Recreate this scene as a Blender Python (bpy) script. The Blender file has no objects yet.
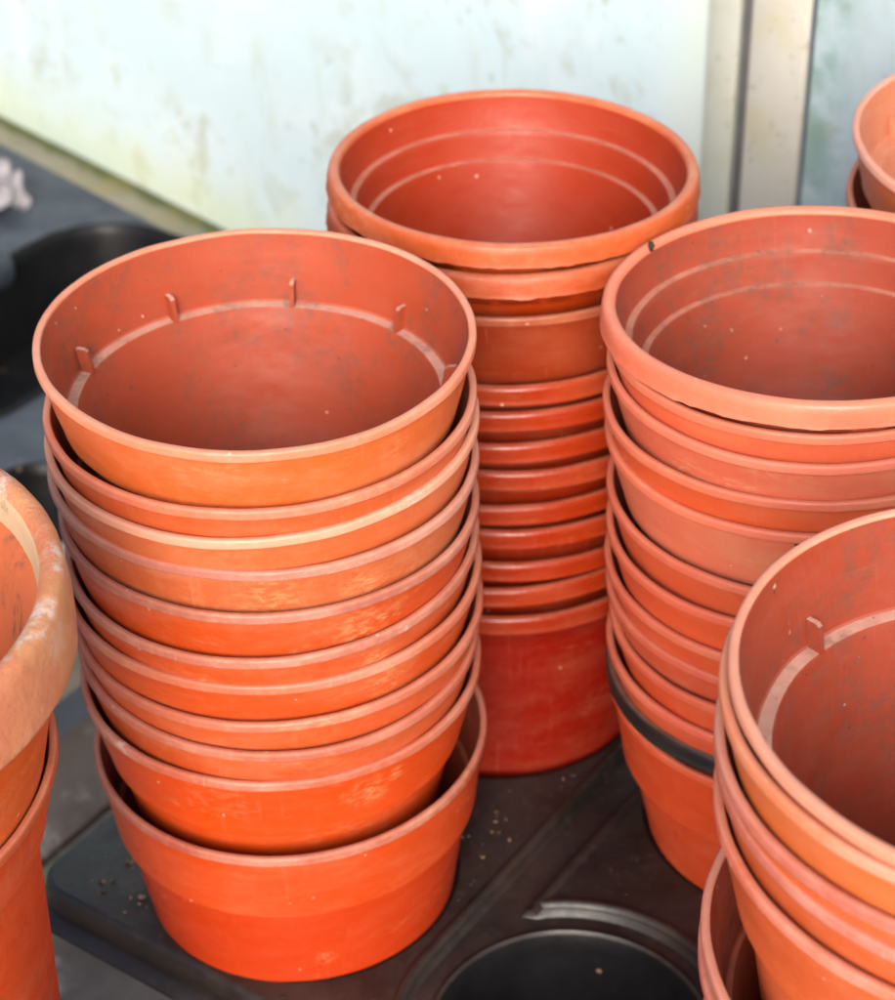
import bpy, bmesh, math, random
from mathutils import Vector, Matrix, noise
R_ = math.radians
random.seed(7)
sc = bpy.context.scene
col = sc.collection

# ------------------------------------------------------------------ camera
cam_d = bpy.data.cameras.new("camera"); cam = bpy.data.objects.new("camera", cam_d); col.objects.link(cam)
th, ro = R_(34), R_(1.0)
F = Vector((0, math.cos(th), -math.sin(th))); D = Vector((0, -math.sin(th), -math.cos(th))); X = Vector((1, 0, 0))
x2 = X*math.cos(ro) + D*math.sin(ro); d2 = -X*math.sin(ro) + D*math.cos(ro)
m = Matrix((x2, -d2, -F)).transposed().to_4x4(); m.translation = (0, 0, .56)
cam.matrix_world = m
cam_d.sensor_fit = 'HORIZONTAL'; cam_d.sensor_width = 36; cam_d.lens = 36*2100/895
cam_d.clip_start = .01; cam_d.clip_end = 100
cam_d.dof.use_dof = True; cam_d.dof.focus_distance = .60; cam_d.dof.aperture_fstop = 19
sc.camera = cam

# ------------------------------------------------------------------ light
sc.view_settings.view_transform = 'Standard'; sc.view_settings.look = 'None'; sc.view_settings.gamma = 1
sc.view_settings.exposure = 0.96
w = bpy.data.worlds.new("World"); sc.world = w; w.use_nodes = True
nt = w.node_tree; bg = nt.nodes['Background']
sky = nt.nodes.new('ShaderNodeTexSky'); sky.sky_type = 'NISHITA'; sky.sun_disc = False
SUN_EL, SUN_AZ = R_(28), R_(185)        # azimuth clockwise from +Y
sky.sun_elevation = SUN_EL; sky.sun_rotation = SUN_AZ
sky.air_density = 1.0; sky.dust_density = 3.0; sky.ozone_density = 1.0
nt.links.new(sky.outputs[0], bg.inputs[0]); bg.inputs[1].default_value = 0.13
sl = bpy.data.lights.new("sun", 'SUN'); so = bpy.data.objects.new("sun", sl); col.objects.link(so)
sl.energy = 2.1; sl.angle = R_(32); sl.color = (1, .97, .94)
sd = Vector((math.sin(SUN_AZ)*math.cos(SUN_EL), math.cos(SUN_AZ)*math.cos(SUN_EL), math.sin(SUN_EL)))
so.rotation_euler = sd.to_track_quat('Z', 'Y').to_euler()

# ------------------------------------------------------------------ node helper
class NT:
    def __init__(s, name):
        s.m = bpy.data.materials.new(name); s.m.use_nodes = True; s.t = s.m.node_tree
        s.b = s.t.nodes['Principled BSDF']
        s.co = s.n('ShaderNodeTexCoord').outputs['Object']
    def n(s, ty, **k):
        o = s.t.nodes.new(ty)
        for a, v in k.items(): setattr(o, a, v)
        return o
    def set(s, sock, v):
        if isinstance(v, bpy.types.NodeSocket): s.t.links.new(v, sock)
        else: sock.default_value = v
    def map(s, scale=(1, 1, 1), loc=(0, 0, 0), rot=(0, 0, 0)):
        o = s.n('ShaderNodeMapping'); s.set(o.inputs[0], s.co); o.inputs[1].default_value = loc
        o.inputs[2].default_value = rot; o.inputs[3].default_value = scale; return o.outputs[0]
    def noise(s, vec, scale, detail=4, rough=.55, dist=0):
        o = s.n('ShaderNodeTexNoise'); s.set(o.inputs['Vector'], vec); o.inputs['Scale'].default_value = scale
        o.inputs['Detail'].default_value = detail; o.inputs['Roughness'].default_value = rough
        o.inputs['Distortion'].default_value = dist; return o.outputs[0]
    def vor(s, vec, scale, rnd=1):
        o = s.n('ShaderNodeTexVoronoi'); s.set(o.inputs['Vector'], vec); o.inputs['Scale'].default_value = scale
        o.inputs['Randomness'].default_value = rnd; return o.outputs
    def ramp(s, v, lo, hi, a=0., b=1.):
        o = s.n('ShaderNodeMapRange'); o.interpolation_type = 'SMOOTHSTEP'; s.set(o.inputs[0], v)
        for i, q in enumerate((lo, hi, a, b)): s.set(o.inputs[i+1], q)
        return o.outputs[0]
    def mth(s, op, a, b=0.):
        o = s.n('ShaderNodeMath', operation=op); s.set(o.inputs[0], a); s.set(o.inputs[1], b); return o.outputs[0]
    def mix(s, f, a, b, mode='MIX'):
        o = s.n('ShaderNodeMix', data_type='RGBA', blend_type=mode); s.set(o.inputs[0], f)
        for i, q in ((6, a), (7, b)):
            s.set(o.inputs[i], q if isinstance(q, bpy.types.NodeSocket) else (*q, 1)); 
        return o.outputs[2]
    def bump(s, h, strength, dist):
        o = s.n('ShaderNodeBump'); s.set(o.inputs['Height'], h); o.inputs['Strength'].default_value = strength
        o.inputs['Distance'].default_value = dist; s.set(s.b.inputs['Normal'], o.outputs[0])
    def out(s, colr, rough, spec=.5):
        s.set(s.b.inputs['Base Color'], colr if isinstance(colr, bpy.types.NodeSocket) else (*colr, 1))
        s.set(s.b.inputs['Roughness'], rough); s.b.inputs['Specular IOR Level'].default_value = spec
        return s.m

def plastic(name, base, dust=.3, scuff=.3, specks=.3, gloss=.42, dustc=(.72, .30, .16), soil=.0, seed=0, updust=.0, spots=()):
    if soil >= .5: gloss = .62
    """weathered injection-moulded plant pot plastic: fading, dust film, lime scuffs, specks, potting-soil smears"""
    lip_ = name.startswith(('plastic_al', 'plastic_cl', 'plastic_dl', 'plastic_fl'))
    cb_ = name.startswith('plastic_c') and not name.startswith('plastic_ci')
    kk = .76 if name.startswith('plastic_b') and name != 'plastic_black' else (1.18 if cb_ else 1.)
    g_ = lambda c: (c[0]*.78*kk, c[1]*.64*kk, c[2]*.60*kk) if lip_ else (c[0]*.80*kk, c[1]*(.64 if cb_ else .60)*kk, c[2]*(.62 if cb_ else .36)*kk)
    if base[0] > .1: base = g_(base); dustc = tuple(q*.86 for q in dustc)
    s = NT(name); L = (seed*1.37, seed*2.11, seed*.73)
    v = s.map(loc=L); vs = s.map(scale=(1, 1, 2.6), loc=L)
    c = s.mix(s.noise(v, 16, 3), [q*.86 for q in base], [min(1, q*1.12) for q in base])
    # chalky fading
    c = s.mix(s.mth('MULTIPLY', s.ramp(s.noise(vs, 26, 5, .6), .42, .75), dust*.8), c, dustc)
    # fine dust film
    c = s.mix(s.mth('MULTIPLY', s.ramp(s.noise(v, 260, 6, .7), .4, .8), dust*.4), c, dustc)
    # settled dust on upward faces
    g = s.n('ShaderNodeNewGeometry'); vt = s.n('ShaderNodeVectorTransform', vector_type='NORMAL', convert_from='WORLD', convert_to='OBJECT')
    s.set(vt.inputs[0], g.outputs['Normal']); sx = s.n('ShaderNodeSeparateXYZ'); s.set(sx.inputs[0], vt.outputs[0])
    up = s.ramp(sx.outputs[2], .55, .95)
    c = s.mix(s.mth('MULTIPLY', up, s.ramp(s.noise(v, 90, 4, .7), .2, .7, .1+updust*.55, min(.95, .25+dust*.55+updust))), c, (.50+.06*updust, .21+.12*updust, .13+.12*updust))
    # lime scuffs in ragged patches
    p = s.mth('MULTIPLY', s.ramp(s.noise(vs, 21, 2, .5), .57, .68), s.ramp(s.noise(vs, 190, 6, .75), .47, .62))
    c = s.mix(s.mth('MULTIPLY', p, scuff), c, (.60, .34, .17))
    # specks
    vd = s.n('ShaderNodeVectorMath', operation='ADD'); s.set(vd.inputs[0], v)
    nz = s.n('ShaderNodeTexNoise'); s.set(nz.inputs['Vector'], v); nz.inputs['Scale'].default_value = 420; nz.inputs['Detail'].default_value = 3
    vm = s.n('ShaderNodeVectorMath', operation='SCALE'); s.set(vm.inputs[0], nz.outputs['Color']); vm.inputs['Scale'].default_value = .0022; s.set(vd.inputs[1], vm.outputs[0]); vd = vd.outputs[0]
    vo = s.vor(vd, 95); rnd = s.n('ShaderNodeSeparateColor'); s.set(rnd.inputs[0], vo['Color'])
    sp = s.mth('MULTIPLY', s.ramp(vo['Distance'], .075, .03), s.ramp(rnd.outputs[0], 1-.16*specks, 1-.16*specks+.01))
    c = s.mix(s.mth('MULTIPLY', sp, .85), c, (.68, .46, .32))
    vo2 = s.vor(vd, 240); rn2 = s.n('ShaderNodeSeparateColor'); s.set(rn2.inputs[0], vo2['Color'])
    sp2 = s.mth('MULTIPLY', s.ramp(vo2['Distance'], .16, .08), s.ramp(rn2.outputs[1], 1-.10*specks, 1-.10*specks+.01))
    c = s.mix(s.mth('MULTIPLY', sp2, .7), c, (.62, .42, .30))
    if soil > 0:
        q = s.mth('MULTIPLY', s.ramp(s.noise(v, 30, 5, .7), .44, .60), s.ramp(s.noise(v, 260, 6, .85), .40, .60))
        c = s.mix(s.mth('MULTIPLY', q, soil), c, (.11, .045, .028))
        q2 = s.mth('MULTIPLY', s.ramp(s.noise(vs, 40, 4, .6), .50, .66), s.ramp(s.noise(vs, 150, 5, .75), .45, .7))
        c = s.mix(s.mth('MULTIPLY', q2, soil*.35), c, (.26, .12, .09))
        vo3 = s.vor(vd, 330); rn3 = s.n('ShaderNodeSeparateColor'); s.set(rn3.inputs[0], vo3['Color'])
        sp3 = s.mth('MULTIPLY', s.ramp(vo3['Distance'], .22, .12), s.ramp(rn3.outputs[0], 1-.10*soil, 1-.10*soil+.01))
        c = s.mix(s.mth('MULTIPLY', sp3, .85), c, (.05, .035, .03))
    sp_ = s.n('ShaderNodeSeparateXYZ'); s.set(sp_.inputs[0], s.co)
    an = s.mth('ARCTAN2', sp_.outputs[1], sp_.outputs[0]); cb = s.n('ShaderNodeCombineXYZ')
    s.set(cb.inputs[0], s.mth('MULTIPLY', an, .9)); s.set(cb.inputs[1], s.mth('MULTIPLY', sp_.outputs[2], 620.)); cb.inputs[2].default_value = seed*3.3
    st = s.mth('MULTIPLY', s.ramp(s.noise(cb.outputs[0], 3.2, 4, .6), .60, .72), s.ramp(s.noise(v, 30, 4, .6), .40, .62))
    c = s.mix(s.mth('MULTIPLY', st, .16+.2*dust), c, dustc)
    cb2 = s.n('ShaderNodeCombineXYZ'); s.set(cb2.inputs[0], s.mth('MULTIPLY', an, 26.)); s.set(cb2.inputs[1], s.mth('MULTIPLY', sp_.outputs[2], 30.)); cb2.inputs[2].default_value = seed*1.7
    st2 = s.mth('MULTIPLY', s.ramp(s.noise(cb2.outputs[0], 1.6, 5, .65), .56, .74), s.ramp(s.noise(v, 17, 3, .6), .42, .62))
    c = s.mix(s.mth('MULTIPLY', st2, .18+.25*dust), c, dustc)
    for (px, py, pz, pr, pc, pf) in spots:
        vv = s.n('ShaderNodeVectorMath', operation='DISTANCE'); s.set(vv.inputs[0], s.co); vv.inputs[1].default_value = (px, py, pz)
        dd = s.mth('ADD', vv.outputs['Value'], s.mth('MULTIPLY', s.noise(v, 120, 5, .7), pr*1.6))
        k_ = s.mth('MULTIPLY', s.ramp(dd, pr*1.95, pr*.9), s.ramp(s.noise(vs, 190, 7, .85, .4), .485, .545))
        c = s.mix(s.mth('MULTIPLY', k_, pf*.65), c, pc)
    r = s.ramp(s.noise(vs, 60, 5, .6), .3, .75, gloss-.07, gloss+.2)
    s.bump(s.mth('ADD', s.noise(v, 420, 5, .7), s.mth('MULTIPLY', s.noise(vs, 45, 3), .8)), .22, .0006)
    s.out(c, r, .45)
    s.b.inputs['Subsurface Weight'].default_value = .0
    return s.m

# ------------------------------------------------------------------ geometry helpers
def link(name, bm, mats, parent=None, smooth=40):
    me = bpy.data.meshes.new(name); bm.normal_update(); bm.to_mesh(me); bm.free()
    for q in (mats if isinstance(mats, (list, tuple)) else [mats]): me.materials.append(q)
    if smooth:
        for p in me.polygons: p.use_smooth = True
        me.set_sharp_from_angle(angle=R_(smooth))
    o = bpy.data.objects.new(name, me); col.objects.link(o)
    if parent: o.parent = parent
    return o
def empty(name, loc, label, cat, group=None, rot=None):
    o = bpy.data.objects.new(name, None); col.objects.link(o); o.location = loc; o.empty_display_size = .02
    if rot: o.rotation_euler = rot
    o['label'] = label; o['category'] = cat
    if group: o['group'] = group
    return o
def tag(o, label, cat, group=None):
    o['label'] = label; o['category'] = cat
    if group: o['group'] = group
    return o

def lathe(bm, prof, n=128, mat=0, wob=None, closed=False):
    """prof: list of (r, z[, mat index]); revolve round z"""
    rings = []
    for p in prof:
        r, z = p[0], p[1]; ring = []
        for k in range(n):
            a = 2*math.pi*k/n
            rr, zz = (r, z) if wob is None else wob(r, z, a)
            ring.append(bm.verts.new((rr*math.cos(a), rr*math.sin(a), zz)))
        rings.append(ring)
    pairs = list(range(len(rings)-1)) + ([len(rings)-1] if closed else [])
    for i in pairs:
        A, B = rings[i], rings[(i+1) % len(rings)]
        mi = prof[i][2] if len(prof[i]) > 2 else mat
        for k in range(n):
            f = bm.faces.new((A[k], A[(k+1) % n], B[(k+1) % n], B[k])); f.material_index = mi
    return rings

def arc(cx, cz, r, a0, a1, n=5, mi=None):
    o = []
    for i in range(n+1):
        a = R_(a0+(a1-a0)*i/n); q = (cx+r*math.cos(a), cz+r*math.sin(a)); o.append(q if mi is None else (*q, mi))
    return o

def wobbler(seed, Rr, amp=.0004, flash=0., flash_z=0.):
    e1, e2 = noise.random_vector().x, 0
    ph = seed*1.7
    def f(r, z, a):
        d = amp*1.6*(math.cos(2*a+ph)+.5*math.cos(3*a+ph*2.3)) + .00018*noise.noise(Vector((math.cos(a)*6, math.sin(a)*6, z*150+seed)))
        dz = .00025*noise.noise(Vector((math.cos(a)*3+seed, math.sin(a)*3, 9.1)))
        if flash and abs(z-flash_z) < 1e-5:
            q = noise.noise(Vector((math.cos(a)*22, math.sin(a)*22, seed*3.1)))+.5*noise.noise(Vector((math.cos(a)*70, math.sin(a)*70, seed)))
            d += flash*(.5+q*.6); dz -= flash*(.3+.9*max(0, q))
        return r+d, z+dz
    return f

inner_m = None
def pot(kind, loc, Rr, label, group, body_m, lip_m, in_m=None, seed=0, tabs=0, tab0=0, tilt=(0, 0), rotz=0, H=.098, coll=.027, nseg=144, taper=.0125, step=.0026, flare=.19, low_m=None):
    """top of rim at loc.  Materials: 0 outside, 1 lip, 2 inside"""
    t = empty('flower_pot', loc, label, 'flower pot', group, (R_(tilt[0]), R_(tilt[1]), rotz))
    global inner_m
    if inner_m is None: inner_m = plastic('soiled_shaded_inside', (.34, .060, .030), .10, .0, .3, .55, dustc=(.34, .14, .09), soil=.6, seed=9)  # base darkened as painted shade for insides and gaps, under soil smears
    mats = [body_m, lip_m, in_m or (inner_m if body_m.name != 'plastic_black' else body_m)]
    wob = wobbler(seed, Rr)
    bm = bmesh.new(); bb = bmesh.new()
    if kind == 'thin':           # thin bead lip, slightly flared collar, inner ledge
        wall = .0011; sl_ = flare
        ro = Rr-.0013; rb = ro-sl_*coll           # outer radius at collar bottom
        bR = rb-step                             # outer radius of body under the step
        prof = [(rb-wall-.0003, -coll+.0014, 2), (ro-wall-.0014-sl_*.006, -.008, 2), (Rr-.0025, -.0012, 1)]
        prof += arc(Rr-.0018, -.0008, .0007, 170, 90, 3, 1) + arc(Rr-.0010, -.0010, .0010, 90, 0, 4, 1)
        prof += [(Rr, -.0026, 1)] + arc(Rr-.0005, -.0029, .0005, 0, -80, 3, 1)
        prof += [(ro, -.0038, 0), (ro-sl_*.012, -.015, 0), (rb+.0002, -coll+.0012, 0)] + arc(rb-.0006, -coll+.0006, .0008, -10, -90, 3, 0)
        prof += [(bR+.0004, -coll, 0), (bR-.0006, -coll-.0002, 0)]
        lathe(bm, prof, nseg, wob=wob)
        link('rim', bm, mats, t)
        bB = bR-taper
        inb = bR-wall
        wob2 = wobbler(seed, Rr)
        prof = [(rb-wall-.0003, -coll+.0014, 2), (rb-wall-.0008, -coll+.0008, 2), (inb+.0006, -coll+.0006, 2), (inb, -coll-.0002, 2), (bB-wall-.0004, -H+.006, 2), (bB-wall-.004, -H+.0014, 2), (.022, -H+.0014, 2), (.020, -H+.0014, 0), (.020, -H, 0), (bB-.004, -H, 0)]
        prof += arc(bB-.004, -H+.004, .004, -80, -5, 4, 0) + [(bR-.0012, -coll-.006, 0), (bR-.0006, -coll-.0002, 0)]
        lathe(bb, prof, nseg, wob=wob2)
        link('body', bb, [low_m or mats[0]]+mats[1:], t)
        for k in range(tabs):
            a = R_(tab0+360*k/tabs)-rotz; q = bmesh.new()
            r0, r1, h = inb+.0002, rb-wall-.0002, .0092
            vs = []
            for sgn in (-1, 1):
                for (r, z) in ((r0, -coll+.0004), (r1-.0002, -coll+.0004), (r1+.0012, -coll+h), (r0+.0026, -coll+h), (r0+.0016, -coll+h-.0008)):
                    vs.append(q.verts.new((r, sgn*.0008, z)))
            q.faces.new(vs[:5][::-1]); q.faces.new(vs[5:])
            for i in range(5): q.faces.new((vs[i], vs[(i+1) % 5], vs[5+(i+1) % 5], vs[5+i]))
            bmesh.ops.rotate(q, verts=q.verts, cent=(0, 0, 0), matrix=Matrix.Rotation(a, 3, 'Z'))
            link('spacer_tab', q, in_m or body_m, t, smooth=0)
    elif kind == 'rolled':        # thick rolled lip, two stepped shoulders inside
        lh = .0078; fl = -lh
        wob = wobbler(seed, Rr, .0004, .0007, fl)
        wall = .0012
        r1, z1 = Rr-.0075, -.0140; r2, z2 = Rr-.0125, -.0245
        prof = [(r1-.0033, z1-.0016, 2), (r1-.0028, z1-.0003, 2), (r1-.0004, z1+.0001, 2), (r1, z1+.0012, 2), (Rr-.0048, -.0030, 2)]
        prof += arc(Rr-.0026, -.0022, .0022, 175, 90, 4, 1) + arc(Rr-.0024, -.0022, .0022, 80, 20, 4, 1)
        prof += [(Rr+.0001, -.0035, 1), (Rr+.0001, fl+.0012, 1), (Rr+.0002, fl, 1), (Rr-.0008, fl-.0001, 1), (Rr-.0030, fl+.0002, 1), (Rr-.0036, fl-.0006, 0)]
        prof += [(r1+wall+.0004, z1+.0004, 0), (r1-.0016, z1-.0012, 0), (r1-.0033+wall, z1-.0018, 0)]
        lathe(bm, prof, nseg, wob=wob); link('rim', bm, mats, t)
        prof = [(r1-.0033, z1-.0016, 2), (r2, z2+.0012, 2), (r2-.0004, z2+.0001, 2), (r2-.0026, z2-.0002, 2), (r2-.0031, z2-.0014, 2)]
        bB = r2-.0135
        prof += [(bB, -H+.005, 2), (bB-.004, -H+.0013, 2), (.02, -H+.0013, 2), (.018, -H, 0), (bB-.003, -H, 0)] + arc(bB-.003, -H+.004, .004, -80, -5, 4, 0)
        prof += [(r2-.0031+wall, z2-.0022, 0), (r2+wall, z2+.0010, 0), (r1-.0033+wall, z1-.0018, 0)]
        lathe(bb, prof, nseg, wob=wobbler(seed, Rr)); link('body', bb, mats, t)
    elif kind == 'banded':        # lip band with two ridges, wide nearly straight body
        lh = .0082
        wall = .0012
        ro = Rr-(.0048 if taper > .02 else .0085)
        prof = [(ro-wall-.0012, -lh-.010, 2), (Rr-.0038, -.0022, 2)]
        prof += arc(Rr-.0022, -.0016, .0016, 170, 90, 3, 1) + arc(Rr-.0020, -.0020, .0020, 90, 0, 5, 1)
        prof += [(Rr-.0003, -.0045, 1), (Rr-.0002, -.0062, 1)] + arc(Rr-.0012, -lh+.0012, .0012, 20, -90, 5, 1)
        prof += [(Rr-.0030, -lh+.0001, 1), (ro+.0006, -lh-.0002, 1), (ro, -lh-.0008, 0), (ro-.0012, -lh-.010, 0)]
        lathe(bm, prof, nseg, wob=wob); link('rim', bm, mats, t)
        bB = ro-.0012-(H-.02)*(.05 if taper > .02 else .085)
        prof = [(ro-wall-.0012, -lh-.010, 2), (bB-wall, -H+.004, 2), (bB-.006, -H+.0012, 2), (.02, -H+.0012, 2), (.02, -H, 0), (bB-.005, -H, 0)] + arc(bB-.005, -H+.005, .005, -80, -5, 4, 0) + [(ro-.0012, -lh-.010, 0)]
        lathe(bb, prof, nseg, wob=wobbler(seed, Rr)); link('body', bb, mats, t)
    return t

# ------------------------------------------------------------------ plastics
P = {}
def mat(key, *a, **k):
    P[key] = plastic('plastic_'+key, *a, **k); return P[key]

# ---- stack A: in front, left of centre ----------------------------------
A0 = (-.0597, .5796, .2338)
GA = 'pots nested in the stack standing beside the clay pot'
Aspec = [ # s, body colour, lip colour, dust, scuff, lip dust, specks, label
 (0,     (.66,.170,.055), (.74,.27,.15), .40, .35, .5, .35, 'orange pot with inner spacer tabs, open on top of the stack beside the clay pot'),
 (.0207, (.62,.130,.045), (.64,.20,.11), .25, .15, .4, .25, 'plain orange pot, second from the top of the stack beside the clay pot'),
 (.0307, (.66,.175,.080), (.80,.42,.28), .40, .30, .8, .30, 'pot with the palest lip, third from the top beside the clay pot'),
 (.0445, (.58,.160,.080), (.52,.21,.16), .60, .90, .6, .50, 'salmon pot with yellowish stains, fourth from the top beside the clay pot'),
 (.0600, (.60,.095,.020), (.46,.17,.12), .25, .60, .6, .60, 'deep orange pot with dusty mauve lip, fifth down beside the clay pot'),
 (.0764, (.60,.105,.030), (.50,.18,.12), .25, .80, .6, .60, 'orange pot with specked dusty lip, sixth down beside the clay pot'),
 (.0876, (.62,.100,.020), (.56,.18,.10), .20, .60, .4, .60, 'bright orange pot with scuffed collar, seventh down beside the clay pot'),
 (.1032, (.60,.125,.050), (.54,.17,.10), .35, .30, .4, .50, 'dull orange pot, eighth from the top of the stack beside the clay pot'),
 (.1149, (.58,.110,.035), (.50,.15,.09), .25, .30, .4, .50, 'orange pot, ninth down beside the clay pot, two above the lowest'),
 (.1283, (.66,.085,.008), (.52,.14,.08), .08, .30, .5, .60, 'glossy orange pot with chalky splash, standing loose inside the lowest pot beside clay pot'),
 (.1615, (.58,.080,.018), (.40,.10,.06), .14, .10, .4, .80, 'lowest brick red pot of the stack beside the clay pot, sunk in the tray'),
]
YL = (.58, .30, .13); WH = (.66, .54, .48)
ASP = {0: ((.012, -.068, -.012, .0022, WH, .9), (.044, -.052, -.012, .008, YL, .4)), 3: ((.004, -.068, -.013, .016, YL, .75), (.034, -.058, -.012, .010, YL, .8), (-.02, -.065, -.012, .008, YL, .4)),
       4: ((.032, -.059, -.016, .010, YL, .85), (.041, -.052, -.012, .005, YL, .7)), 5: ((.036, -.057, -.010, .009, YL, .7),),
       6: ((.040, -.054, -.010, .012, YL, .6),), 9: ((.030, -.058, -.014, .010, YL, .95), (.040, -.052, -.010, .005, YL, .9)),
       109: ((-.050, -.048, -.001, .0065, WH, 1.), (-.056, -.041, -.001, .004, WH, .9)), 105: ((.045, -.053, -.002, .003, WH, .8),), 102: ((.048, -.050, -.001, .014, WH, .6),)}
for i, (s_, bc, lc, du, sf, ld, spk, lab) in enumerate(Aspec):
    bmx = mat('a%d' % i, bc, du, sf*.5, spk, .40, seed=i+1, spots=ASP.get(i, ()))
    lmx = mat('al%d' % i, lc, ld, .3, spk, .48, dustc=(.74, .46, .34), seed=i+31, spots=ASP.get(100+i, ()))
    imx = mat('ai%d' % i, (.40,.070,.030), .15, .0, .5, .5, dustc=(.46,.15,.09), soil=.5, seed=i+61, updust=.8) if i == 0 else None  # inside base darkened to carry shade; soil and dust lie over it
    rnd = random.Random(i+5)
    lowm = mat('a10low', (.54,.055,.010), .06, .10, .9, .36, seed=29, spots=((-.046, -.034, -.050, .003, YL, .8), (-.040, -.040, -.058, .003, YL, .8), (.012, -.058, -.060, .005, YL, .5))) if i == 10 else None  # lower body deeper red, shade at the stack's foot put into the colour
    pot('thin', (A0[0]+.0083*s_+rnd.uniform(-.0004, .0004), A0[1]+.0125*s_+rnd.uniform(-.0004, .0004), A0[2]-s_+(.001 if i == 0 else 0)), .070, lab, GA, bmx, lmx, imx,
        seed=i+1, tabs=9 if i == 0 else 0, tab0=43, step=.0048 if i == 0 else .0022, tilt=((1.0, 0) if i == 0 else (rnd.uniform(-.7, .7), rnd.uniform(-.7, .7))), rotz=0, coll=.0315 if i == 10 else (.029 if i == 9 else .0255),
        H=.095, flare=.10 if i == 10 else .19, taper=.009 if i == 10 else .0125, low_m=lowm)

# ---- stack B: behind, by the wall ---------------------------------------
GB = 'pots nested in the stack standing against the pale wall'
Bspec = [
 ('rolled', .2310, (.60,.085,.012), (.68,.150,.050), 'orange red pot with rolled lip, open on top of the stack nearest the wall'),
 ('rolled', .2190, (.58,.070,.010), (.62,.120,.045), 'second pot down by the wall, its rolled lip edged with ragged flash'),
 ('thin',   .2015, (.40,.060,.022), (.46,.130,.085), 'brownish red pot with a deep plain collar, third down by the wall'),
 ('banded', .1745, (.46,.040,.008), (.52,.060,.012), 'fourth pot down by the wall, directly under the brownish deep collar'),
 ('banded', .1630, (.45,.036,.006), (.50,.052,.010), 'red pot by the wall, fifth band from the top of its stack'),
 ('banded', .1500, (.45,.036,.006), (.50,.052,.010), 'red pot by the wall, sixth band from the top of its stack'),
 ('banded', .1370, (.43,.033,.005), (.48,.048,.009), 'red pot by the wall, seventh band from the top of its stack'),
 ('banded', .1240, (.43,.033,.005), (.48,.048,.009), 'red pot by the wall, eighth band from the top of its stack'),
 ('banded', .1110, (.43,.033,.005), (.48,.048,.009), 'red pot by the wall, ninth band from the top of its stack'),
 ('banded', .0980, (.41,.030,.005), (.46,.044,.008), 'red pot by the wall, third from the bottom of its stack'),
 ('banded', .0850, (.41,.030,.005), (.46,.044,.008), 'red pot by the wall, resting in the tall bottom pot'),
 ('banded', .0720, (.34,.012,.003), (.42,.036,.008), 'tall red pot with shade-darkened colour at the bottom of the stack by the wall'),  # deeper red than its neighbours: shade low in the stack is painted in
]
for i, (kd, z, bc, lc, lab) in enumerate(Bspec):
    rnd = random.Random(i+50); s_ = .231-z
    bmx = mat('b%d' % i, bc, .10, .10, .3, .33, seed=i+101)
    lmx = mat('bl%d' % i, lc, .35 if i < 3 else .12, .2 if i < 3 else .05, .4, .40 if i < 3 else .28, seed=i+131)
    imx = mat('bi%d' % i, (.50,.050,.005), .03, .0, .5, .5, dustc=(.50,.18,.10), soil=.06, seed=i+161, updust=.32) if i == 0 else None
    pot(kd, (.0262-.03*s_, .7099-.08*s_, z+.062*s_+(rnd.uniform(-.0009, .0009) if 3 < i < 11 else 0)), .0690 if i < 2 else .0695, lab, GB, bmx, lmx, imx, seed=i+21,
        tilt=(rnd.uniform(-.7, .7), rnd.uniform(-.9, .9)), rotz=rnd.uniform(0, 6), coll=.030 if kd == 'thin' else .027, H=.105, taper=.03 if i == 11 else .0125)

# ---- stack C: right, holding the black pot ------------------------------
GC = 'pots nested in the stack that holds the black pot'
Cspec = [ # kind, s, body, lip, dust, label
 ('rolled', -.0062, (.62,.120,.045), (.68,.190,.110), .35, 'orange pot with thick rolled lip, on top of the stack holding the black pot'),
 ('thin', .0047, (.62,.140,.060), (.66,.190,.110), .25, 'second pot of the stack holding the black one, just under the rolled lip'),
 ('thin', .0147, (.58,.150,.085), (.64,.190,.120), .40, 'dull salmon pot with chalk smudge, third down in the black pot stack'),
 ('thin', .0291, (.62,.115,.035), (.60,.160,.095), .20, 'orange pot just above the wide pale collar in the black pot stack'),
 ('thin', .0416, (.62,.190,.110), (.64,.180,.110), .55, 'pot with wide pale salmon collar, fifth down in the black pot stack'),
 ('thin', .0649, (.58,.110,.040), (.58,.150,.090), .20, 'orange pot just under the wide pale collar in the black pot stack'),
 ('thin', .0784, (.60,.105,.035), (.58,.140,.080), .20, 'orange pot with broad plain collar, seventh in the black pot stack'),
 ('thin', .0944, (.56,.095,.035), (.54,.130,.080), .20, 'orange pot, eighth down, four above the black pot'),
 ('thin', .1055, (.48,.095,.045), (.50,.120,.080), .45, 'soil smeared brownish pot, third above the black pot'),
 ('thin', .1177, (.56,.090,.030), (.54,.120,.070), .25, 'orange pot second above the black pot'),
 ('thin', .1310, (.54,.095,.040), (.54,.125,.080), .25, 'orange pot resting directly on the black pot'),
 ('banded', .1420, (.012,.012,.013), (.018,.018,.020), .0, 'black plastic pot nested near the bottom of the right orange stack'),
 ('thin', .1516, (.52,.070,.018), (.52,.095,.040), .15, 'lowest red orange pot, under the black pot, standing on the tray'),
]
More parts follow.
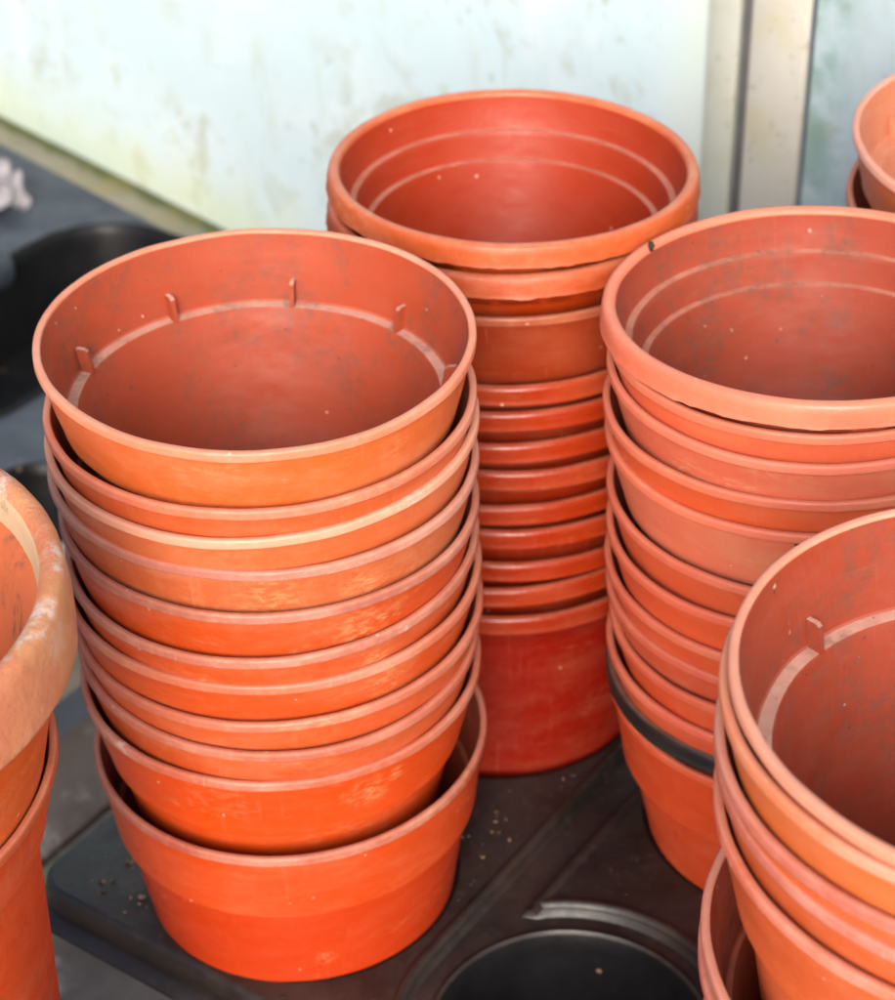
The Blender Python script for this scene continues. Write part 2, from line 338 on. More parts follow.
for i, (kd, s_, bc, lc, du, lab) in enumerate(Cspec):
    rnd = random.Random(i+90)
    blk = bc[0] < .1
    if blk:
        bmx = plastic('plastic_black', bc, .04, .02, .1, .40, dustc=(.12,.11,.10), seed=77); lmx = bmx
    else:
        bmx = mat('c%d' % i, bc, du, .5 if i in (2, 8, 9) else .15, .3, .40, seed=i+201)
        lmx = mat('cl%d' % i, lc, .35, .15, .35, .42, seed=i+231)
    imx = mat('ci%d' % i, (.33,.055,.028), .14, .0, .6, .5, dustc=(.40,.14,.09), soil=.6, seed=i+261, updust=.32) if i == 0 else None  # inside colour holds painted shade as well as soil
    Rr = (.0695, .0688, .0694)[i] if i < 3 else .070
    pot(kd, (.1223+.0404*s_+rnd.uniform(-.0003, .0003), .6055+.0136*s_, .2233-s_), Rr, lab, GC, bmx, lmx, imx, seed=i+41,
        tilt=(rnd.uniform(-.3, .3), -2.3+rnd.uniform(-.3, .3)), coll=.033 if i == 12 else .0265, H=.030 if blk else .092, flare=.10 if i == 12 else .19, taper=.010 if i == 12 else .0125)

# ---- stack D: front right corner ----------------------------------------
GD = 'pots nested in the stack at the front right corner'
kD = 1.06
def fD(z): return .56-(.56-z)*kD
Dspec = [
 ('thin', .2672, .0692, (.70,.200,.070), (.80,.34,.22), .35, 'light orange pot with one inner tab in view, on top of the front right stack'),
 ('thin', .2628, .0700, (.70,.200,.075), (.74,.26,.12), .30, 'light orange pot just under the topmost in the front right stack'),
 ('thin', .2490, .0700, (.66,.160,.070), (.56,.17,.12), .30, 'orange pot with mauve lip, third in the front right stack'),
 ('thin', .2412, .0700, (.64,.150,.065), (.54,.16,.11), .30, 'orange pot with mauve lip, fourth in the front right stack'),
 ('thin', .2305, .0700, (.66,.140,.050), (.64,.17,.09), .25, 'orange pot standing loosely inside the wide lower pot, front right stack'),
 ('thin', .1876, .0703, (.52,.120,.065), (.60,.24,.18), .35, 'wide lower pot with a gap round it, front right stack'),
 ('thin', .1766, .0697, (.52,.110,.055), (.52,.16,.11), .35, 'pot under the wide gaping one in the front right stack'),
]
for i, (kd, z, Rr, bc, lc, du, lab) in enumerate(Dspec):
    rnd = random.Random(i+130)
    bmx = mat('d%d' % i, bc, du, .25, .25, .40, seed=i+301)
    lmx = mat('dl%d' % i, lc, .5, .2, .3, .46, dustc=(.78,.46,.36), seed=i+331)
    imx = mat('di%d' % i, (.35,.058,.028), .15, .05, .9, .5, dustc=(.46,.16,.11), soil=.5, seed=i+361, updust=.8) if i == 0 else None  # darker inside base paints in shade, beneath the soil and dust
    pot(kd, (.130*kD, .3606*kD, fD(z)), Rr*kD, lab, GD, bmx, lmx, imx, seed=i+61, tabs=8 if i == 0 else 0, tab0=133, step=.0050 if i == 0 else .0026,
        tilt=(rnd.uniform(-.2, .2), rnd.uniform(-.2, .2)), coll=.028 if i != 4 else .031, H=.112)
# lower pots of that stack, below the frame, so that it stands on the bench
for j, z in enumerate((.118, .090, .062, .010)):
    t = pot('thin', (.130*kD, .3606*kD, z), .0735, ('pot low in the front right stack, below the picture edge'), GD, P['d5'], P['dl6'], None, seed=80+j, coll=.028, H=.1095)

# ---- stack F: top right corner ------------------------------------------
GF = 'pots nested in the stack cut off by the top right corner'
kF = 1.31
for i, (px, py, z) in enumerate(((.1876, .5504, .3087), (.1896, .5596, .2852), (.190, .560, .268), (.190, .560, .252))):
    imx = None
    if i == 0:
        bmx = mat('f0', (.66,.18,.09), .4, .1, .2, .45, seed=401); lmx = mat('fl0', (.80,.38,.28), .6, .1, .2, .5, dustc=(.8,.5,.4), seed=402)
        imx = mat('fi0', (.56,.24,.20), .5, .0, .2, .5, dustc=(.60,.34,.27), seed=403)
    elif i == 1:
        bmx = mat('f1', (.60,.14,.07), .4, .1, .2, .45, seed=404); lmx = mat('fl1', (.62,.2,.13), .5, .1, .2, .5, seed=405)
    pot('thin', (px*kF, py*kF, .56-(.56-z)*kF), .07*kF,
        ['pale orange pot with inner tab at the top right corner, topmost there', 'orange pot under the topmost at the top right corner',
         'hidden orange pot third in the corner stack', 'hidden orange pot fourth in the corner stack'][i], GF, bmx, lmx, imx, seed=90+i, tabs=8 if i == 0 else 0, tab0=142, step=.006 if i == 0 else .0026, coll=.022, H=.14)

# ---- stack E: clay pot on plastic pots ----------------------------------
kE = 1.2222
EX, EY = -.2118, .4401
def clay():
    s = NT('weathered_terracotta'); v = s.map(); vs = s.map(scale=(1, 1, 3))
    c = s.mix(s.noise(v, 12, 4), (.44,.125,.055), (.54,.21,.11))
    c = s.mix(s.ramp(s.noise(v, 26, 5, .7), .46, .60), c, (.52,.20,.10))
    c = s.mix(s.mth('MULTIPLY', s.ramp(s.noise(v, 17, 5, .65, .6), .50, .62), .45), c, (.56,.28,.12))
    p = s.mth('MULTIPLY', s.ramp(s.noise(v, 38, 3, .6), .48, .60), s.ramp(s.noise(v, 160, 5, .75), .42, .60))
    g = s.n('ShaderNodeNewGeometry'); sx = s.n('ShaderNodeSeparateXYZ'); s.set(sx.inputs[0], g.outputs['Normal'])
    c = s.mix(s.mth('MULTIPLY', p, s.ramp(sx.outputs[2], .1, .9, .25, .9)), c, (.60,.46,.40))
    d = s.mth('MULTIPLY', s.ramp(s.noise(vs, 30, 5, .7), .56, .72), s.ramp(s.noise(v, 240, 5, .8), .45, .65))
    c = s.mix(s.mth('MULTIPLY', d, .55), c, (.20,.10,.06))
    s.bump(s.mth('ADD', s.noise(v, 60, 5, .6), s.mth('MULTIPLY', s.noise(v, 380, 6, .75), .6)), .7, .0018)
    return s.out(c, .82, .25)
def clay_in():
    s = NT('terracotta_inside'); v = s.map()
    c = s.mix(s.noise(v, 14, 4), (.42,.085,.03), (.48,.13,.05))
    q = s.mth('MULTIPLY', s.ramp(s.noise(v, 26, 4, .6), .48, .62), s.ramp(s.noise(v, 140, 6, .8), .42, .6))
    c = s.mix(s.mth('MULTIPLY', q, .8), c, (.10,.05,.035))
    s.bump(s.noise(v, 200, 5, .7), .3, .0008)
    return s.out(c, .85, .2)
def clay_rim_in():
    s = NT('lime_bloomed_clay'); v = s.map()
    c = s.mix(s.noise(v, 30, 5, .65), (.42,.26,.14), (.52,.37,.23))
    c = s.mix(s.mth('MULTIPLY', s.ramp(s.noise(v, 60, 6, .75), .54, .68), .8), c, (.22,.13,.08))
    s.bump(s.noise(v, 200, 5, .7), .3, .0008)
    return s.out(c, .85, .2)
EX, EY, EZ = -.187, .440, .2376
tE = empty('clay_pot', (EX, EY, EZ), 'thick weathered clay pot with lime blotched rim, cut off by the frame, topping plastic pots', 'clay pot', None)
def cw(r, z, a):
    q = noise.noise(Vector((math.cos(a)*2.2, math.sin(a)*2.2, z*30)))+.4*noise.noise(Vector((math.cos(a)*9, math.sin(a)*9, z*90)))
    return r+.0006*q, z+.0006*noise.noise(Vector((math.cos(a)*4, math.sin(a)*4, 3)))
cm = [clay(), clay_rim_in(), clay_in()]
bm = bmesh.new()
prof = [(.0765, -.0125, 2), (.0780, -.0115, 1), (.0786, -.006, 1), (.0793, -.0030, 0)] + arc(.0828, -.0036, .0033, 165, 20, 8, 0)
prof += [(.0864, -.0055, 0), (.0872, -.012, 0), (.0872, -.0205, 0)] + arc(.0850, -.0225, .0022, 10, -85, 4, 0) + [(.0815, -.0250, 0), (.0765, -.0252, 0)]
lathe(bm, prof, 160, wob=cw); link('rim', bm, cm, tE)
bm = bmesh.new()
prof = [(.0765, -.0125, 2), (.0745, -.0150, 2), (.0725, -.0215, 2), (.0685, -.040, 2), (.050, -.125, 2), (.046, -.128, 2), (.012, -.128, 2), (.010, -.136, 0), (.052, -.136, 0), (.055, -.133, 0), (.0735, -.045, 0), (.0755, -.030, 0), (.0765, -.0252, 0)]
lathe(bm, prof, 160, wob=cw); link('body', bm, cm, tE)
mE1 = mat('e1', (.66,.13,.02), .2, .2, .3, .42, soil=.45, seed=501); mE1l = mat('el1', (.40,.12,.05), .2, .2, .2, .5, soil=1., seed=502)
mE2 = mat('e2', (.60,.085,.02), .2, .1, .3, .40, seed=503); mE2l = mat('el2', (.40,.10,.055), .3, .1, .3, .45, seed=504)
GE = 'plastic pots under the clay pot'
pot('thin', (EX+.001, EY-.001, .2115), .0802, 'gold orange plastic pot with soil stained rim, directly under the clay pot', GE, mE1, mE1l, seed=111, coll=.036, H=.14)
pot('thin', (EX, EY, .1775), .0778, 'tall red orange plastic pot, second below the clay pot', GE, mE2, mE2l, seed=112, coll=.0250, H=.16, taper=.004)
for z_ in (.026,):
    pot('thin', (EX, EY, z_), .0745, 'red orange plastic pot low under the clay pot, below the picture edge', GE, mE2, mE2l, seed=113, coll=.012, H=.164, taper=.006)

# ------------------------------------------------------------------ trays
UA = R_(-35); U = Vector((math.cos(UA), math.sin(UA))); V = Vector((-U.y, U.x))
def uv(u, v, z=0): return Vector((u*U.x+v*V.x, u*U.y+v*V.y, z))
def tray_mat(name, base, dustc, dust, gl):
    s = NT(name); v = s.map()
    c = s.mix(s.noise(v, 18, 5, .6), [q*.7 for q in base], [q*1.5 for q in base])
    c = s.mix(s.mth('MULTIPLY', s.ramp(s.noise(v, 24, 6, .7), .35, .7), dust), c, dustc)
    c = s.mix(s.mth('MULTIPLY', s.ramp(s.noise(v, 230, 6, .8), .5, .75), dust*.8), c, [min(1, q*1.6) for q in dustc])
    vo = s.vor(v, 75); rn = s.n('ShaderNodeSeparateColor'); s.set(rn.inputs[0], vo['Color'])
    sp = s.mth('MULTIPLY', s.ramp(vo['Distance'], .12, .05), s.ramp(rn.outputs[0], .80, .82))
    c = s.mix(s.mth('MULTIPLY', sp, .8), c, (.20,.12,.08))
    s.bump(s.mth('ADD', s.noise(v, 300, 5, .7), s.noise(v, 30, 3)), .25, .0008)
    return s.out(c, s.ramp(s.noise(v, 40, 5, .6), .3, .7, gl, gl+.25), .15 if 'cup' in name else .45)
M_tray = tray_mat('black_tray_plastic', (.008,.007,.0065), (.034,.023,.019), .75, .34)
M_cup = tray_mat('black_cup_plastic', (.005,.005,.006), (.014,.013,.013), .3, .28)
M_tray2 = tray_mat('grey_tray_plastic', (.022,.027,.040), (.058,.066,.088), .6, .30)

def round_poly(pts, r, n=6):
    o = []; N = len(pts)
    for i in range(N):
        p, a, b = Vector(pts[i]), Vector(pts[i-1]), Vector(pts[(i+1) % N])
        da, db = (a-p).normalized(), (b-p).normalized()
        rr = r[i] if isinstance(r, (list, tuple)) else r
        if rr <= 0: o.append(p); continue
        ang = da.angle(db); t = rr/math.tan(ang/2); c = p+(da+db).normalized()*rr/math.sin(ang/2)
        s0, s1 = p+da*t, p+db*t
        a0 = math.atan2(*(s0-c).yx); a1 = math.atan2(*(s1-c).yx)
        d = (a1-a0+math.pi) % (2*math.pi)-math.pi
        for k in range(n+1): o.append(c+Vector((math.cos(a0+d*k/n), math.sin(a0+d*k/n)))*rr)
    return o
def circle(cx, cy, r, n=72): return [Vector((cx+r*math.cos(2*math.pi*k/n), cy+r*math.sin(2*math.pi*k/n))) for k in range(n)]
def offset(loop, d):
    """outward offset (CCW loops)"""
    o = []; N = len(loop)
    for i in range(N):
        t = (loop[(i+1) % N]-loop[i-1]).normalized(); o.append(loop[i]+Vector((t.y, -t.x))*d)
    return o
def sweep(bm, loop, prof, z0, mi=0):
    """prof: (outward offset, z) rings along the loop"""
    rings = [[bm.verts.new(uv(p.x, p.y, z0+z)) for p in (offset(loop, d) if d else loop)] for d, z in prof]
    N = len(loop)
    for A, B in zip(rings, rings[1:]):
        for k in range(N): bm.faces.new((A[k], A[(k+1) % N], B[(k+1) % N], B[k])).material_index = mi
    return rings
def deck(bm, loops, z):
    es = []
    for lp in loops:
        vs = [bm.verts.new(uv(p.x, p.y, z)) for p in lp]
        es += [bm.edges.new((vs[i], vs[(i+1) % len(vs)])) for i in range(len(vs))]
    bmesh.ops.triangle_fill(bm, use_beauty=True, use_dissolve=False, edges=es, normal=(0, 0, 1))

def make_tray(label, outline, holes, z, mats, depth, beads, skirt=.016, slots=()):
    t = empty('plant_tray', uv(outline[0].x, outline[0].y, z), label, 'plant tray', None)
    bm = bmesh.new()
    deck(bm, [outline]+[h[0] for h in holes]+[s_ for s_ in slots], z)
    for f in bm.faces:
        if f.normal.z < 0: f.normal_flip()
    sweep(bm, outline, [(0, 0), (.0012, -.0004), (.0024, -.0016), (.0034, -.0060), (.0030, -skirt+.004), (.0062, -skirt+.0028), (.0080, -skirt+.0012), (.0082, -skirt), (.0062, -skirt-.0012)], z)
    d_ = link('deck', bm, mats[0], t, 35); 
    for lp, kind in holes:
        bm = bmesh.new()
        if kind == 'bead':     # raised lip round the cup
            pr = [(.0048, .0002), (.0038, .0014), (.0026, .0021), (.0012, .0016), (.0002, -.0004), (-.0006, -.0026), (-.0014, -.0033)]
        else:
            pr = [(.0050, .0002), (.0038, .0022), (.0022, .0028), (.0008, .0014), (-.0006, -.001), (-.0018, -.0040), (-.0100, -depth)] if depth < .1 else [(.0010, .0003), (0, 0), (-.0010, -.0008), (-.0018, -.0030), (-.0100, -depth)]
        rg = sweep(bm, lp, pr, z)
        if kind == 'bead':      # shallow recess joined to the drainage channel, with the deep cup in it
            ic = circle(CU+.0015, CV-.001, .0495, 96)
            b2 = bmesh.new(); deck(b2, [offset(lp, -.0014), ic], z-.0033)
            for f in b2.faces:
                if f.normal.z < 0: f.normal_flip()
            link('recess', b2, mats[0], t, 35)
            b2 = bmesh.new(); r2 = sweep(b2, ic, [(.0018, -.0031), (.0010, -.0014), (.0002, -.0011), (-.0008, -.0024), (-.0016, -.0100), (-.0090, -depth)], z); b2.faces.new(r2[-1])
            for f in b2.faces: f.material_index = 1 if min(q.co.z for q in f.verts) < z-.006 else 0
            link('cup', b2, mats[:2], t, 50)
            link('recess_bead', bm, mats[0], t, 50)
            continue
        bm.faces.new(rg[-1])
        link('cup', bm, mats[1] if kind != 'bead' else mats[:2], t, 50)
        if kind == 'bead':
            o_ = col.objects[-1] if False else None
    for lp in slots:
        bm = bmesh.new()
        rg = sweep(bm, lp, [(.0090, .0002), (.0078, .0014), (.0062, .0030), (.0042, .0032), (.0022, .0018), (.0, -.002), (-.0022, -.0065), (-.0034, -.0075)], z); bm.faces.new(rg[-1])
        link('channel', bm, mats[0], t, 50)
    for o in list(t.children): o.matrix_parent_inverse = Matrix.Translation(-t.location)
    return t

outline = round_poly([(-.461, .3850), (-.24, .3850), (-.24, .322), (.16, .322), (.16, .80), (-.461, .80)], [.012, 0.002, .002, .012, .012, .012])
cup = [(-.381, .4455), (-.381, .578), (-.2417, .5737), (-.385, .725), (-.2417, .715), (-.1077, .715), (-.1077, .570), (.03, .57), (.03, .43), (.03, .715)]
holes = [(circle(cx, cy, .0580 if i == 0 else (.0605 if i == 1 else (.0565 if i == 2 else .052))), 'plain') for i, (cx, cy) in enumerate(cup)]
CU, CV, CR = -.2555, .4325, .0580
key = [Vector((CU+CR*math.cos(R_(a)), CV+CR*math.sin(R_(a)))) for a in [180+i*(318/80) for i in range(81)]]
uR = key[-1].x
key += [Vector((uR, CV+CR*.75+.03+i*.03)) for i in range(8)] + [Vector((uR-.004, .745)), Vector((CU-CR+.004, .745))] + [Vector((CU-CR, .735-i*.04)) for i in range(7)]
holes.append((key, 'bead'))
holes = [h for h in holes]
slots = []
make_tray('black carrying tray with round cups, dusty brown deck and grooves, under the stacks', outline, holes, 0, [M_tray, M_cup], .146, True, slots=slots)

out2 = round_poly([(-1.35, .40), (-.655, .40), (-.655, 1.012), (-1.35, 1.012)], .012)
h2 = [(round_poly([(-.952, .700), (-.818, .700), (-.818, .940), (-.952, .940)], [.03, .02, .045, .055], 10), 'plain'),
      (round_poly([(-.768, .44), (-.672, .44), (-.672, .690), (-.768, .690)], [.03, .03, .03, .03], 10), 'plain'),
      (round_poly([(-1.13, .66), (-.985, .66), (-.985, .90), (-1.13, .90)], .05, 10), 'plain'),
      (round_poly([(-.952, .44), (-.818, .44), (-.818, .66), (-.952, .66)], .04, 10), 'plain')]
make_tray('blue grey plant tray with large dark cups, beyond the clay pot beside the wall', out2, h2, -.084, [M_tray2, M_cup], .062, False, skirt=.012)
# rounded stub lying over the cup edge
bm = bmesh.new()
lathe(bm, [(0.0001, .0), (.010, .0), (.0130, .002), (.0145, .006), (.0145, .040), (.0135, .043), (.010, .044), (.009, .042), (.0085, .010), (.0001, .010)], 48)
ob = tag(link('plastic_cap', bm, M_tray2), 'grey blue plastic cap lying over the far cup of the rear tray', 'plastic cap')
ob.location = (-.285, 1.215, -.072); ob.rotation_euler = (R_(78), R_(0), R_(-38))
# crumpled pale scrap
bm = bmesh.new()
bmesh.ops.create_grid(bm, x_segments=26, y_segments=26, size=.5)
for vtx in bm.verts:
    p = vtx.co.copy()
    q = noise.noise(p*3.1+Vector((3, 1, 2)))*.55+noise.noise(p*8)*.22
    vtx.co = Vector((p.x*.040*(1+.3*noise.noise(p*4+Vector((9, 9, 9)))), p.y*.060*(1-.25*abs(p.x)), .014+q*.022))
s = NT('crumpled_label'); v = s.map()
scr = s.out(s.mix(s.noise(v, 90, 5, .7), (.16,.14,.15), (.34,.31,.32)), .6)
ob = link('plant_label', bm, scr, None, 20); tag(ob, 'crumpled whitish plant label lying on the rear grey tray', 'plant label')
sm = ob.modifiers.new('thickness', 'SOLIDIFY'); sm.thickness = .0006
ob.location = (-.318, 1.338, -.082); ob.rotation_euler = (R_(12), R_(10), R_(30))

# ------------------------------------------------------------------ bench boards
def wood(seed, a=(.17,.145,.135), b=(.33,.29,.275)):
    s = NT('weathered_board'); v = s.map(scale=(1, .12, 1), loc=(seed, seed*2, 0)); v2 = s.map(loc=(seed*3, seed, 0))
    c = s.mix(s.noise(v, 120, 6, .7, .3), a, b)
    c = s.mix(s.mth('MULTIPLY', s.ramp(s.noise(v2, 14, 4, .6), .5, .72), .8), c, (.07,.05,.045))
    c = s.mix(s.mth('MULTIPLY', s.ramp(s.noise(v2, 30, 5, .65), .56, .7), .5), c, (.40,.38,.36))
    c = s.mix(s.mth('MULTIPLY', s.ramp(s.noise(v2, 9, 2, .5), .56, .66), .35), c, (.22,.26,.13))
    s.bump(s.noise(v, 150, 6, .7), .5, .002)
    return s.out(c, .85, .25)
us = [(-1.7213, -1.5814), (-1.575, -1.4416), (-1.4351, -1.3017), (-1.2953, -1.1511), (-1.1447, -1.0005), (-0.994, -0.8606), (-0.8542, -0.7746), (-0.7681, -0.6697), (-0.6503, -0.5944), (-0.5901, -0.4734), (-0.4669, -0.3335), (-0.327, -0.1936), (-0.1872, -0.0538), (-0.0473, 0.0861), (0.0925, 0.2259), (0.2324, 0.3658)]
tb = empty('potting_bench', uv(-.6, .1, -.15), 'weathered grey slatted bench under the trays, its boards running towards the wall', 'bench')
for i, (u0, u1) in enumerate(us):
    pale = (i == 7); zt = -.15 if not pale else -.13
    bm = bmesh.new()
    n_ = 40; v0_, v1_ = -.3, 1.5-.0
    v1_ = min(1.3, (1.05))
    rows = []
    for k in range(n_+1):
        vv = v0_+(v1_-v0_)*k/n_
        j = .0012*noise.noise(Vector((vv*8, i, 0)))
        sec = [(u0+j, -.022), (u0+j, -.003), (u0+.003+j, 0), ((u0+u1)/2, .0006), (u1-.003-j, 0), (u1-j, -.003), (u1-j, -.022)]
        rows.append([bm.verts.new(uv(a_, vv, zt+z_)) for a_, z_ in sec])
    for a_, b_ in zip(rows, rows[1:]):
        for q in range(7): bm.faces.new((a_[q], a_[(q+1) % 7], b_[(q+1) % 7], b_[q]))
    bm.faces.new(rows[0]); bm.faces.new(rows[-1][::-1])
    bmesh.ops.recalc_face_normals(bm, faces=bm.faces)
    # wood grain runs along local Y: rotate the mesh into its own frame
    bmesh.ops.rotate(bm, verts=bm.verts, cent=(0, 0, 0), matrix=Matrix.Rotation(-UA, 3, 'Z'))
    o = link('board', bm, wood(i*1.3, *(((.34,.30,.25), (.46,.42,.36)) if pale else ((.085,.068,.060), (.19,.155,.140)))), tb, 30)
    o.rotation_euler = (0, 0, UA); o.matrix_parent_inverse = Matrix.Translation(-tb.location)
    if pale: o['label'] = 'paler raised board'
for k in range(3):
    bm = bmesh.new(); vv = -.2+k*.55
    bmesh.ops.create_cube(bm, size=1)
    for p in bm.verts: p.co = uv(-.63+p.co.x*1.9, vv+p.co.y*.05, -.1975+p.co.z*.05)
    o = link('bearer', bm, wood(20+k), tb, 0); o.matrix_parent_inverse = Matrix.Translation(-tb.location)
bm = bmesh.new(); bmesh.ops.create_grid(bm, x_segments=4, y_segments=4, size=6)
s = NT('concrete_floor'); v = s.map()
gm = s.out(s.mix(s.noise(v, 9, 6, .7), (.10,.095,.09), (.22,.21,.20)), .9, .2)
o = link('ground', bm, gm); o.location = (0, 1, -.78); o['kind'] = 'structure'
for (a_, b_) in ((-1.5, -.15), (.25, -.15), (-1.5, .85), (.25, .85)):
    bm = bmesh.new(); bmesh.ops.create_cube(bm, size=1)
    for p in bm.verts: p.co = uv(a_+p.co.x*.07, b_+p.co.y*.07, -.5015+p.co.z*.557)
    o = link('leg', bm, wood(33), tb, 0); o.matrix_parent_inverse = Matrix.Translation(-tb.location)

# ------------------------------------------------------------------ wall of whitened greenhouse panels
P0 = Vector((-.155, 1.296)); W = Vector((.683, -.731)).normalized(); N = Vector((-W.y, W.x)) # N away from camera?
if N.dot(Vector((0, 1))) < 0: N = -N
def wl(s_, d, z): return Vector((P0.x+W.x*s_+N.x*d, P0.y+W.y*s_+N.y*d, z))
def wall_panel_mat(seed):
    s = NT('whitewashed_panel'); v = s.map(loc=(seed, 0, seed)); vz = s.map(scale=(1, 1, .35), loc=(seed, 2, 0))
    c = s.mix(s.noise(v, 7, 4, .6), (.44,.565,.60), (.55,.65,.685))
    c = s.mix(s.mth('MULTIPLY', s.ramp(s.noise(v, 11, 3, .6), .45, .7), .6), c, (.60,.665,.69))
    a = s.mth('MULTIPLY', s.ramp(s.noise(vz, 30, 5, .6), .56, .68), s.ramp(s.noise(vz, 9, 3, .5), .42, .6))
    c = s.mix(s.mth('MULTIPLY', a, .45), c, (.38,.43,.33))
    a3 = s.mth('MULTIPLY', s.ramp(s.noise(v, 24, 5, .65, .6), .52, .64), s.ramp(s.noise(v, 6, 3, .5), .40, .60))
    c = s.mix(s.mth('MULTIPLY', a3, .60), c, (.36,.38,.30))
    a4 = s.mth('MULTIPLY', s.ramp(s.noise(v, 75, 4, .6), .58, .66), s.ramp(s.noise(v, 13, 3, .5), .45, .6))
    c = s.mix(s.mth('MULTIPLY', a4, .6), c, (.30,.32,.26))
    a2 = s.ramp(s.noise(v, 46, 4, .6), .60, .70)
    c = s.mix(s.mth('MULTIPLY', a2, .4), c, (.45,.50,.45))
    # algae creeping up from the ledge: local z
    sx = s.n('ShaderNodeSeparateXYZ'); s.set(sx.inputs[0], s.co)
    h = s.mth('ADD', sx.outputs[2], s.mth('MULTIPLY', s.noise(v, 22, 4, .6), -.07))
    c = s.mix(s.mth('MULTIPLY', s.ramp(h, -.062, -.112), .5), c, (.50,.54,.32))
    # algae fringe beside the post: local x
    g = s.mth('MULTIPLY', s.mth('MULTIPLY', s.ramp(sx.outputs[0], .475, .485), s.ramp(sx.outputs[0], .518, .490)), s.ramp(s.noise(v, 30, 5, .65), .38, .58))
    c = s.mix(s.mth('MULTIPLY', g, .7), c, (.20,.34,.28))
    g2 = s.mth('MULTIPLY', s.ramp(sx.outputs[0], .375, .43), s.ramp(sx.outputs[0], .45, .44))
    c = s.mix(s.mth('MULTIPLY', g2, .45), c, (.55,.56,.42))
    s.bump(s.noise(v, 40, 4), .15, .002)
    return s.out(c, .42, .4)
def panel(s0, s1, z0, z1, d0, d1, bev=.0015):
    bm = bmesh.new(); bmesh.ops.create_cube(bm, size=1)
    for p in bm.verts: p.co = Vector(((s0+s1)/2+p.co.x*(s1-s0), (d0+d1)/2+p.co.y*(d1-d0), (z0+z1)/2+p.co.z*(z1-z0)))
    bmesh.ops.bevel(bm, geom=list(bm.edges), offset=bev, segments=2, affect='EDGES', profile=.5)
    return bm
ang = math.atan2(W.y, W.x)
tw = empty('wall', (P0.x, P0.y, 0), 'whitewashed greenhouse wall with mint tint, algae stains and a mossy base', 'wall', None, (0, 0, ang))
wm = wall_panel_mat(0)
link('wall_panel', panel(-1.4, .4465, -.11, 1.2, 0, .012), wm, tw, 30)
link('wall_panel', panel(.4855, 1.6, -.11, 1.2, 0, .012), wm, tw, 30)
def post_mat(nm, a, b, st):
    s = NT(nm); v = s.map(); vz = s.map(scale=(1, 1, .2))
    c = s.mix(s.noise(vz, 50, 5, .6), a, b)
    c = s.mix(s.mth('MULTIPLY', s.ramp(s.noise(v, 26, 4, .6), .5, .7), .5), c, st)
    c = s.mix(s.mth('MULTIPLY', s.ramp(s.noise(v, 120, 5, .7), .58, .7), .5), c, (.22,.17,.11))
    return s.out(c, .6, .4)
pm = post_mat('aged_glazing_bar', (.50,.47,.40), (.60,.57,.50), (.50,.44,.24))
s = NT('dark_gap'); gap_m = s.out(s.mix(s.noise(s.map(), 60, 4), (.07,.07,.07), (.16,.15,.14)), .7)  # dark strip put between the bars, standing in for the gap's shade
pm2 = post_mat('aged_glazing_bar_cream', (.42,.44,.37), (.52,.52,.45), (.38,.39,.24))
link('glazing_bar', panel(.4245, .4430, -.08, 1.2, -.0040, -.0002, .0015), pm2, tw, 30)
link('dark_gap_strip', panel(.4435, .4508, -.08, 1.2, -.0014, .004, .0004), gap_m, tw, 30)
link('glazing_bar', panel(.4512, .4850, -.08, 1.2, -.0050, -.0002, .002), pm, tw, 30)
# ledge along the foot of the wall
s = NT('mossy_ledge'); v = s.map(); sx = s.n('ShaderNodeSeparateXYZ'); s.set(sx.inputs[0], s.co)
c = s.mix(s.noise(v, 45, 5, .6), (.16,.15,.10), (.28,.25,.18))
mo = s.mth('ADD', s.ramp(sx.outputs[1], -.022, -.002, 0, .6), s.mth('MULTIPLY', s.noise(v, 60, 4, .65), .8))
c = s.mix(s.ramp(mo, .5, .85), c, (.10,.11,.04))
c = s.mix(s.mth('MULTIPLY', s.ramp(s.noise(v, 18, 3), .52, .66), .6), c, (.22,.18,.07))
s.bump(s.noise(v, 160, 5, .7), .5, .002)
lm_ = s.out(c, .85, .2)
link('base_rail', panel(-1.4, 1.6, -.11, -.083, -.030, -.0003, .003), lm_, tw, 30)

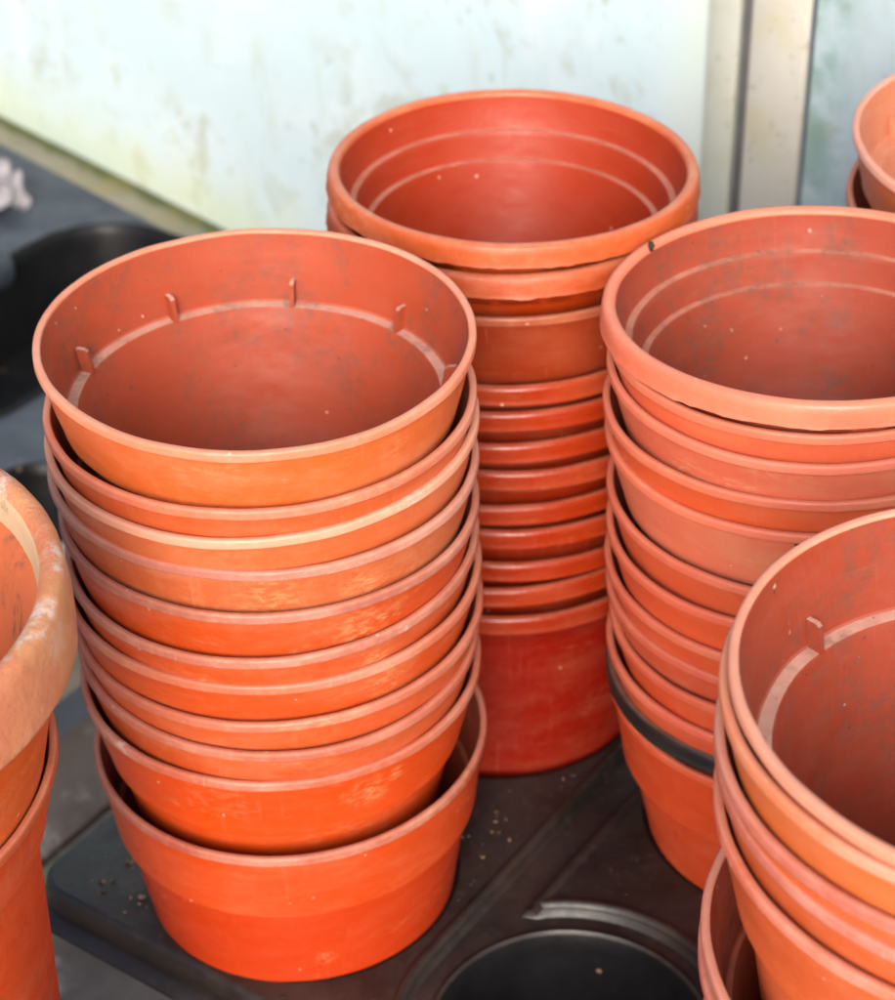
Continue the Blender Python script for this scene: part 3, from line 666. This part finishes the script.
# ------------------------------------------------------------------ crumbs of potting soil
s = NT('soil'); soil_m = s.out(s.mix(s.noise(s.map(), 400, 5, .7), (.015,.010,.008), (.07,.045,.03)), .95, .1)
def crumb(loc, r, label, sq=(1, 1, .6)):
    bm = bmesh.new(); bmesh.ops.create_icosphere(bm, subdivisions=3, radius=r)
    for p in bm.verts:
        q = 1+.55*noise.noise(p.co/r*1.3+Vector(loc)*90)+.25*noise.noise(p.co/r*3.5)
        p.co = Vector((p.co.x*sq[0], p.co.y*sq[1], p.co.z*sq[2]))*q
    o = tag(link('soil_crumb', bm, soil_m), label, 'soil crumb'); o.location = loc
crumb((.1223-.0515, .6055+.0345, .2312), .0012, 'dark soil crumb stuck on the back left of the rolled rim, right stack', (1, .7, 1.5))
crumb((.1240-.0135, .6061-.0672, .1765), .0016, 'small pale brown crumb on the wide salmon collar, right stack')

# spilled compost grit on the tray deck
gr = random.Random(11); bm = bmesh.new()
centres = [(cx, cy, (.058, .0605, .0565)[i] if i < 3 else .052) for i, (cx, cy) in enumerate(cup)]+[(CU, CV, .066)]
n_g = 0
while n_g < 520:
    gu, gv = gr.uniform(-.455, -.16), gr.uniform(.388, .66)
    if any(math.hypot(gu-a, gv-b) < r+.003 for a, b, r in centres) or (-.322 < gu < -.292 and gv > .43): continue
    if noise.noise(Vector((gu*22, gv*22, 4))) < gr.uniform(-.35, .35): continue
    n_g += 1; rr = .0002+.0011*gr.random()**3.5
    res = bmesh.ops.create_icosphere(bm, subdivisions=1, radius=rr)
    base_p = uv(gu, gv, rr*.35); q_ = Vector((gr.uniform(.6, 1.5), gr.uniform(.6, 1.5), .6))
    for p in res['verts']:
        k_ = gr.uniform(.7, 1.25); p.co = Vector((p.co.x*q_.x*k_, p.co.y*q_.y*k_, p.co.z*q_.z*k_))+base_p
s = NT('compost_grit'); gm2 = s.out(s.mix(s.ramp(s.noise(s.map(), 130, 3, .6), .42, .6), (.035,.022,.016), (.26,.16,.10)), .9, .15)
o = link('soil_grit', bm, gm2, None, 0); o['kind'] = 'stuff'; o['label'] = 'brown compost grit scattered over the black tray deck'; o['category'] = 'soil'
